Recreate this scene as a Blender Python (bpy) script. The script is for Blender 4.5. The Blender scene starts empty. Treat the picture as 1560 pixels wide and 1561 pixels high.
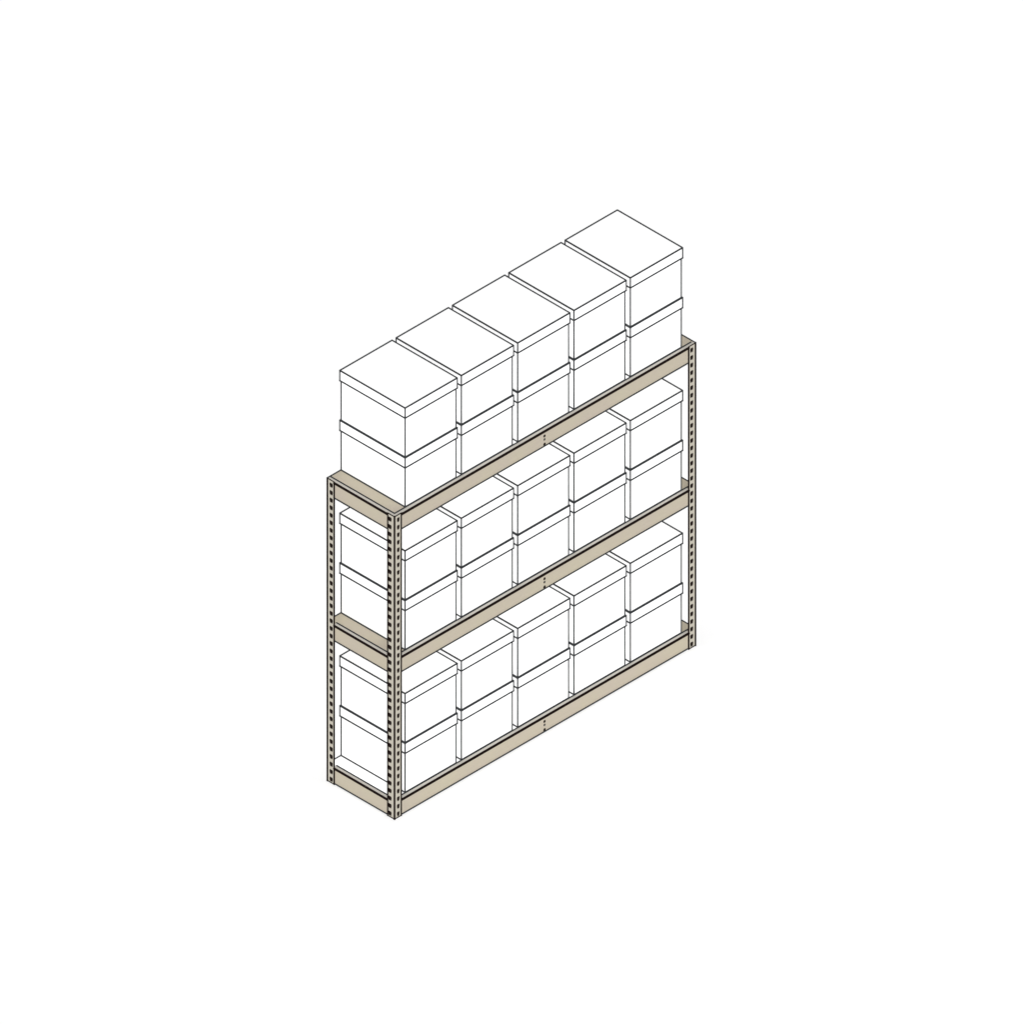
import bpy, bmesh, math
from mathutils import Vector, Matrix

# ------------------------------------------------------------------ scene, camera, light
S = bpy.context.scene
K = 0.0034                      # metres per drawing unit (the unit is 1.83 m long, boxes 0.30 m wide)
LX, LY, LZ = 530.1, 118.1, 461.2   # length, depth, post height in drawing units

cam_d = bpy.data.cameras.new('camera'); cam = bpy.data.objects.new('camera', cam_d)
S.collection.objects.link(cam); S.camera = cam
cam_d.type = 'ORTHO'
cam_d.ortho_scale = 1560.5 * K * math.sqrt(2.0 / 3.0)      # true isometric view
f = Vector((1, 1, -1)).normalized()
aim = Vector((341.05, 134.95, 230.0)) * K
cam.location = aim - f * 9.0
cam.rotation_euler = f.to_track_quat('-Z', 'Y').to_euler()
cam_d.clip_start = 0.1; cam_d.clip_end = 200.0

w = bpy.data.worlds.new('World'); S.world = w; w.use_nodes = True
bg = w.node_tree.nodes['Background']
bg.inputs['Color'].default_value = (1, 1, 1, 1)            # even white studio light from all round
bg.inputs['Strength'].default_value = 0.30
sun_d = bpy.data.lights.new('added_view_lamp', 'SUN'); sun = bpy.data.objects.new('added_view_lamp', sun_d)
S.collection.objects.link(sun)                             # added lamp along the view: flattens the shading, its shadows fall behind things
sun_d.energy = 4.2; sun_d.angle = math.radians(0.1); sun_d.color = (1, 1, 1)
sun.location = aim - f * 9.5; sun.rotation_euler = cam.rotation_euler
S.view_settings.view_transform = 'Standard'; S.view_settings.look = 'None'
S.view_settings.exposure = 0.0; S.view_settings.gamma = 1.0
S.view_settings.use_curve_mapping = False
S.render.engine = 'CYCLES'
S.cycles.max_bounces = 16; S.cycles.diffuse_bounces = 16
GAIN = 2.0 ** 0.0

# ------------------------------------------------------------------ materials
def srgb(r, g, b):
    return [((c / 255.0 + 0.055) / 1.055) ** 2.4 if c > 10 else c / 255.0 / 12.92 for c in (r, g, b)]

def material(name, rgb, rough=0.9, mottle=0.0, scale=6.0):
    m = bpy.data.materials.new(name); m.use_nodes = True
    nt = m.node_tree; b = nt.nodes['Principled BSDF']
    b.inputs['Roughness'].default_value = rough
    b.inputs['Specular IOR Level'].default_value = 0.0
    if mottle:
        tc = nt.nodes.new('ShaderNodeTexCoord'); nz = nt.nodes.new('ShaderNodeTexNoise')
        nz.inputs['Scale'].default_value = scale; nz.inputs['Detail'].default_value = 3
        cr = nt.nodes.new('ShaderNodeValToRGB')
        cr.color_ramp.elements[0].position = 0.35; cr.color_ramp.elements[1].position = 0.65
        cr.color_ramp.elements[0].color = (rgb[0] * (1 - mottle * .3), rgb[1] * (1 - mottle), rgb[2] * (1 - mottle * .2), 1)
        cr.color_ramp.elements[1].color = (rgb[0] * (1 + mottle * .3), rgb[1] * (1 + mottle * .4), rgb[2] * (1 - mottle * .8), 1)
        nt.links.new(tc.outputs['Object'], nz.inputs['Vector'])
        nt.links.new(nz.outputs['Fac'], cr.inputs['Fac'])
        nt.links.new(cr.outputs['Color'], b.inputs['Base Color'])
    else:
        b.inputs['Base Color'].default_value = (*rgb, 1)
    return m

def lit(r, g, b, k=1.0):        # the colour a surface shows in the picture -> its base colour at this exposure
    return [min(0.95, c / GAIN * k) for c in srgb(r, g, b)]

PAPER = material('white_card', (0.945, 0.945, 0.945))
FLOOR = material('white_floor', (0.95, 0.95, 0.95))
BOARD = material('white_deck', (0.95, 0.95, 0.95))
BEIGE = material('beige_steel', lit(201, 192, 174, 0.69), mottle=0.03, scale=5.0)
STRIP = material('pale_steel_edge', lit(202, 197, 188, 0.71))
POST = material('grey_beige_steel', lit(198, 192, 178, 0.72))
INK = material('dark_outline', lit(50, 52, 54))
DARK = material('black_outline_and_shade', lit(26, 20, 18))  # outlines, plus the painted shade of slots and gaps under lips

# ------------------------------------------------------------------ mesh helpers (drawing units)
class MB:
    def __init__(self, mats):
        self.bm = bmesh.new(); self.mats = mats
    def box(self, x0, x1, y0, y1, z0, z1, m=0):
        vs = [self.bm.verts.new((x * K, y * K, z * K)) for z in (z0, z1)
              for x, y in ((x0, y0), (x1, y0), (x1, y1), (x0, y1))]
        for q in ((0, 3, 2, 1), (4, 5, 6, 7), (0, 1, 5, 4), (1, 2, 6, 5), (2, 3, 7, 6), (3, 0, 4, 7)):
            self.bm.faces.new([vs[i] for i in q]).material_index = m
    def line(self, a, b, r=0.95, m=1, n=6):
        a = Vector(a); b = Vector(b); d = (b - a).normalized()
        a = a - d * r * .5; b = b + d * r * .5
        u = d.orthogonal().normalized(); v = d.cross(u)
        ra, rb = [], []
        for i in range(n):
            t = 2 * math.pi * i / n
            o = (u * math.cos(t) + v * math.sin(t)) * r
            ra.append(self.bm.verts.new((a + o) * K)); rb.append(self.bm.verts.new((b + o) * K))
        for i in range(n):
            j = (i + 1) % n
            self.bm.faces.new((ra[i], ra[j], rb[j], rb[i])).material_index = m
        self.bm.faces.new(ra[::-1]).material_index = m
        self.bm.faces.new(rb).material_index = m
    def prism(self, pts, d, m=1):       # polygon extruded by the vector d
        d = Vector(d)
        a = [self.bm.verts.new(Vector(p) * K) for p in pts]
        b = [self.bm.verts.new((Vector(p) + d) * K) for p in pts]
        self.bm.faces.new(a[::-1]).material_index = m; self.bm.faces.new(b).material_index = m
        for i in range(len(a)):
            j = (i + 1) % len(a)
            self.bm.faces.new((a[i], a[j], b[j], b[i])).material_index = m
    def edges(self, x0, x1, y0, y1, z0, z1, r=1.06, rb=1.16, top=True, bottom=True, m=1):
        zs = ([z1] if top else []) + ([z0] if bottom else [])
        for z in zs:
            q = r if z == z1 else rb
            self.line((x0, y0, z), (x1, y0, z), q, m); self.line((x0, y1, z), (x1, y1, z), q, m)
            self.line((x0, y0, z), (x0, y1, z), q, m); self.line((x1, y0, z), (x1, y1, z), q, m)
        for x in (x0, x1):
            for y in (y0, y1): self.line((x, y, z0), (x, y, z1), r, m)
    def build(self, name, parent=None, loc=(0, 0, 0)):
        bmesh.ops.recalc_face_normals(self.bm, faces=self.bm.faces[:])
        me = bpy.data.meshes.new(name); self.bm.to_mesh(me); self.bm.free()
        for m in self.mats: me.materials.append(m)
        o = bpy.data.objects.new(name, me); S.collection.objects.link(o)
        o.parent = parent; o.location = Vector(loc) * K
        return o

# ------------------------------------------------------------------ the floor
m = MB([FLOOR]); m.box(-9000, 9000, -9000, 9000, -12, -0.9)
fl = m.build('floor'); fl['kind'] = 'structure'

# ------------------------------------------------------------------ shelving unit
unit = bpy.data.objects.new('shelving_unit', None); S.collection.objects.link(unit)
unit['label'] = 'beige steel shelving unit with slotted corner posts and three shelves'
unit['category'] = 'shelving unit'

FW = 11.8                       # width of a post flange
LEVELS = (26.5, 244.0, 461.5)   # tops of the shelves
BH = 25.3                       # height of a beam

def make_post(cx, cy, sx, sy, front_slot, side_slot):
    """slotted angle post; its outer corner stands at cx, cy and its flanges run towards sx, sy"""
    m = MB([POST, INK, DARK]); t = 1.3; h = LZ - 0.4
    X = lambda v: cx + sx * v
    Y = lambda v: cy + sy * v
    def bx(a0, a1, b0, b1, z0, z1, mi=0):
        m.box(min(X(a0), X(a1)), max(X(a0), X(a1)), min(Y(b0), Y(b1)), max(Y(b0), Y(b1)), z0, z1, mi)
    bx(0, FW, 0, t, 0, h); bx(0, t, t, FW, 0, h)
    m.line((cx, cy, 0), (cx, cy, h), 1.4, 2)
    m.line((X(FW), cy, 0), (X(FW), cy, h), 1.2, 2)
    m.line((cx, Y(FW), 0), (cx, Y(FW), h), 1.2, 2)
    for z in (0, h):
        m.line((cx, cy, z), (X(FW), cy, z), 0.8, 2); m.line((cx, cy, z), (cx, Y(FW), z), 0.8, 2)
    for k in range(40):
        z = 5.0 + 11.49 * k
        # tear-drop slots as dark plates, inner shade painted in: wide above, narrower below
        def slot(a, b, top, bot):
            c = (a + b) / 2; q = (b - a) / 2
            return [(c - q, z + top * .5), (c - q * .8, z + top), (c + q * .8, z + top), (c + q, z + top * .5),
                    (c + q, z), (c + q * .7, z - bot), (c - q * .7, z - bot), (c - q, z)]
        a, b = front_slot
        m.prism([(X(u), cy - sy * 0.25, v) for u, v in slot(a, b, 3.2, 3.2)], (0, sy * .5, 0), 2)
        a, b = side_slot
        m.prism([(cx - sx * 0.25, Y(u), v) for u, v in slot(a, b, 3.2, 3.2)], (sx * .5, 0, 0), 2)
    return m.build('post', unit)

make_post(0, 0, 1, 1, (4.4, 8.6), (5.2, 10.9))
make_post(0, LY, 1, -1, (4.6, 8.4), (4.0, 9.4))
make_post(LX, 0, -1, 1, (4.3, 9.1), (5.0, 10.0))
make_post(LX, LY, -1, -1, (4.6, 8.4), (5.0, 10.0))

W = 4.1                         # width of the rim on top of a beam
def long_beam(L, y, s, top):
    m = MB([BEIGE, INK, DARK, STRIP])
    Y = lambda v: y + s * v
    def bx(x0, x1, a, b, z0, z1, mi):
        m.box(x0, x1, min(Y(a), Y(b)), max(Y(a), Y(b)), z0, z1, mi)
    x0, x1 = FW + .3, LX - FW - .3
    bx(x0, x1, 0.3, 2.0, L - BH, L - 4.4, 0)
    bx(x0, x1, 0.45, 2.0, L - 4.4, L - 1.7, 2)  # dark strip painted in as the shade of the gap under the lip
    bx(x0, x1, 0.15, 1.5 if s < 0 else W, L - 1.7, L - .45, 3)
    if top: bx(0, LX, 0.1, 1.0 if s < 0 else W, L - .45, L, 3)
    else: bx(x0, x1, 0.1, 1.0 if s < 0 else W, L - .45, L, 3)
    m.line((x0, Y(.3), L - BH), (x1, Y(.3), L - BH), 1.05, 1)
    m.line((x0, Y(.45), L - 3.0), (x1, Y(.45), L - 2.5), 2.05, 2)  # thick dark line, part of that painted gap shade
    if s > 0:
        m.line((W, W, L), (LX - 4 if top else LX - 8, W, L), 1.05, 1)
    b = m.build('long_beam', unit)
    if s > 0:
        for dz, q, mi in ((10.0, 1.9, 2), (15.2, 1.6, 1), (22.6, 2.1, 2)):
            r = MB([INK, INK, DARK]); c = LX / 2 - .6
            r.prism([(c + q * 1.0 * math.cos(a), 0.05, L - dz + q * 1.15 * math.sin(a)) for a in
                     [math.pi / 4 * i for i in range(8)]], (0, .6, 0), mi)
            r.build('rivet', b)
    return b

def short_beam(L, x, s, top):
    m = MB([BEIGE, INK, DARK, STRIP])
    X = lambda v: x + s * v
    def bx(a, b, y0, y1, z0, z1, mi):
        m.box(min(X(a), X(b)), max(X(a), X(b)), y0, y1, z0, z1, mi)
    y0, y1 = FW + .3, LY - FW - .3
    bx(0.3, 2.0, y0, y1, L - BH, L - 4.4, 0)
    bx(0.45, 2.0, y0, y1, L - 4.4, L - 1.7, 2)  # painted shade of the gap below the lip, as on the long beams
    bx(0.15, 1.5 if s < 0 else W, y0, y1, L - 1.7, L - .45, 3)
    ya, yb = (W + .05, LY - 1.1) if top else (y0, y1)
    bx(0.1, 1.0 if s < 0 else W, ya, yb, L - .45, L, 3)
    m.line((X(.3), y0, L - BH), (X(.3), y1, L - BH), 1.05, 1)
    m.line((X(.45), y0, L - 2.9), (X(.45), y1, L - 2.5), 2.0, 2)  # thick dark line over the painted gap shade
    if s > 0:
        m.line((W, W, L), (W, yb, L), 1.05, 1)
    return m.build('short_beam', unit)

BX0, BY0, PITCH = 23.5, 4.9, 99.22     # first box, spacing
BW, BD, BHT = 89.4, 112.3, 75.9        # body width, depth, box height
for i, L in enumerate(LEVELS):
    top = i == 2
    long_beam(L, 0, 1, top); long_beam(L, LY, -1, top)
    short_beam(L, 0, 1, top); short_beam(L, LX, -1, top)
    xa, xb = BX0 - .2, BX0 + 4 * PITCH + BW + .2
    yb = LY - 1.05
    x_r = LX - 1.1
    for a, b, mat in ((W + .05, xa, BOARD if i == 0 else BEIGE), (xa, xb, BOARD), (xb, x_r, BEIGE)):
        m = MB([mat, INK]); m.box(a, b, W + .05, yb, L - 3.5, L - .3)
        e0, e1 = (0 if a < 10 else a), (LX if b > 520 else b)
        m.line((e0, yb + .6, L), (e1, yb + .6, L), 0.9, 1)
        if b > 520: m.line((LX - .5, 0 if top else 6, L), (LX - .5, yb + .6, L), 0.9, 1)
        m.build('deck_panel', unit)

# ------------------------------------------------------------------ storage boxes
O = 1.2                         # how far a lid stands out over its box
LH = 15.2                       # height of a lid
def make_box():
    root = bpy.data.objects.new('storage_box', None); S.collection.objects.link(root)
    m = MB([PAPER, INK]); m.box(0, BW, 0, BD, 0, BHT - 1.0)
    m.edges(0, BW, 0, BD, 0.3, BHT - 1.0, top=False); m.build('body', root)
    m = MB([PAPER, INK]); m.box(-O, BW + O, -O, BD + O, BHT - LH, BHT - .1)
    m.edges(-O, BW + O, -O, BD + O, BHT - LH, BHT - .1); m.build('lid', root)
    return root

def copy_tree(o):
    c = o.copy(); S.collection.objects.link(c)
    for ch in o.children:
        d = ch.copy(); S.collection.objects.link(d); d.parent = c
    return c

proto = make_box(); first = True
stack = ('leftmost', 'second from the left', 'middle', 'second from the right', 'rightmost')
for i, L in enumerate(LEVELS):
    for c in range(5):
        for u in range(2):
            b = proto if first else copy_tree(proto); first = False
            b.location = Vector((BX0 + PITCH * c, BY0, L + BHT * u)) * K
            b['label'] = '%s white lidded box of the %s stack on the %s shelf' % (
                ('lower', 'upper')[u], stack[c], ('bottom', 'middle', 'top')[i])
            b['category'] = 'storage box'
            b['group'] = 'white lidded boxes stacked in pairs on the shelves'
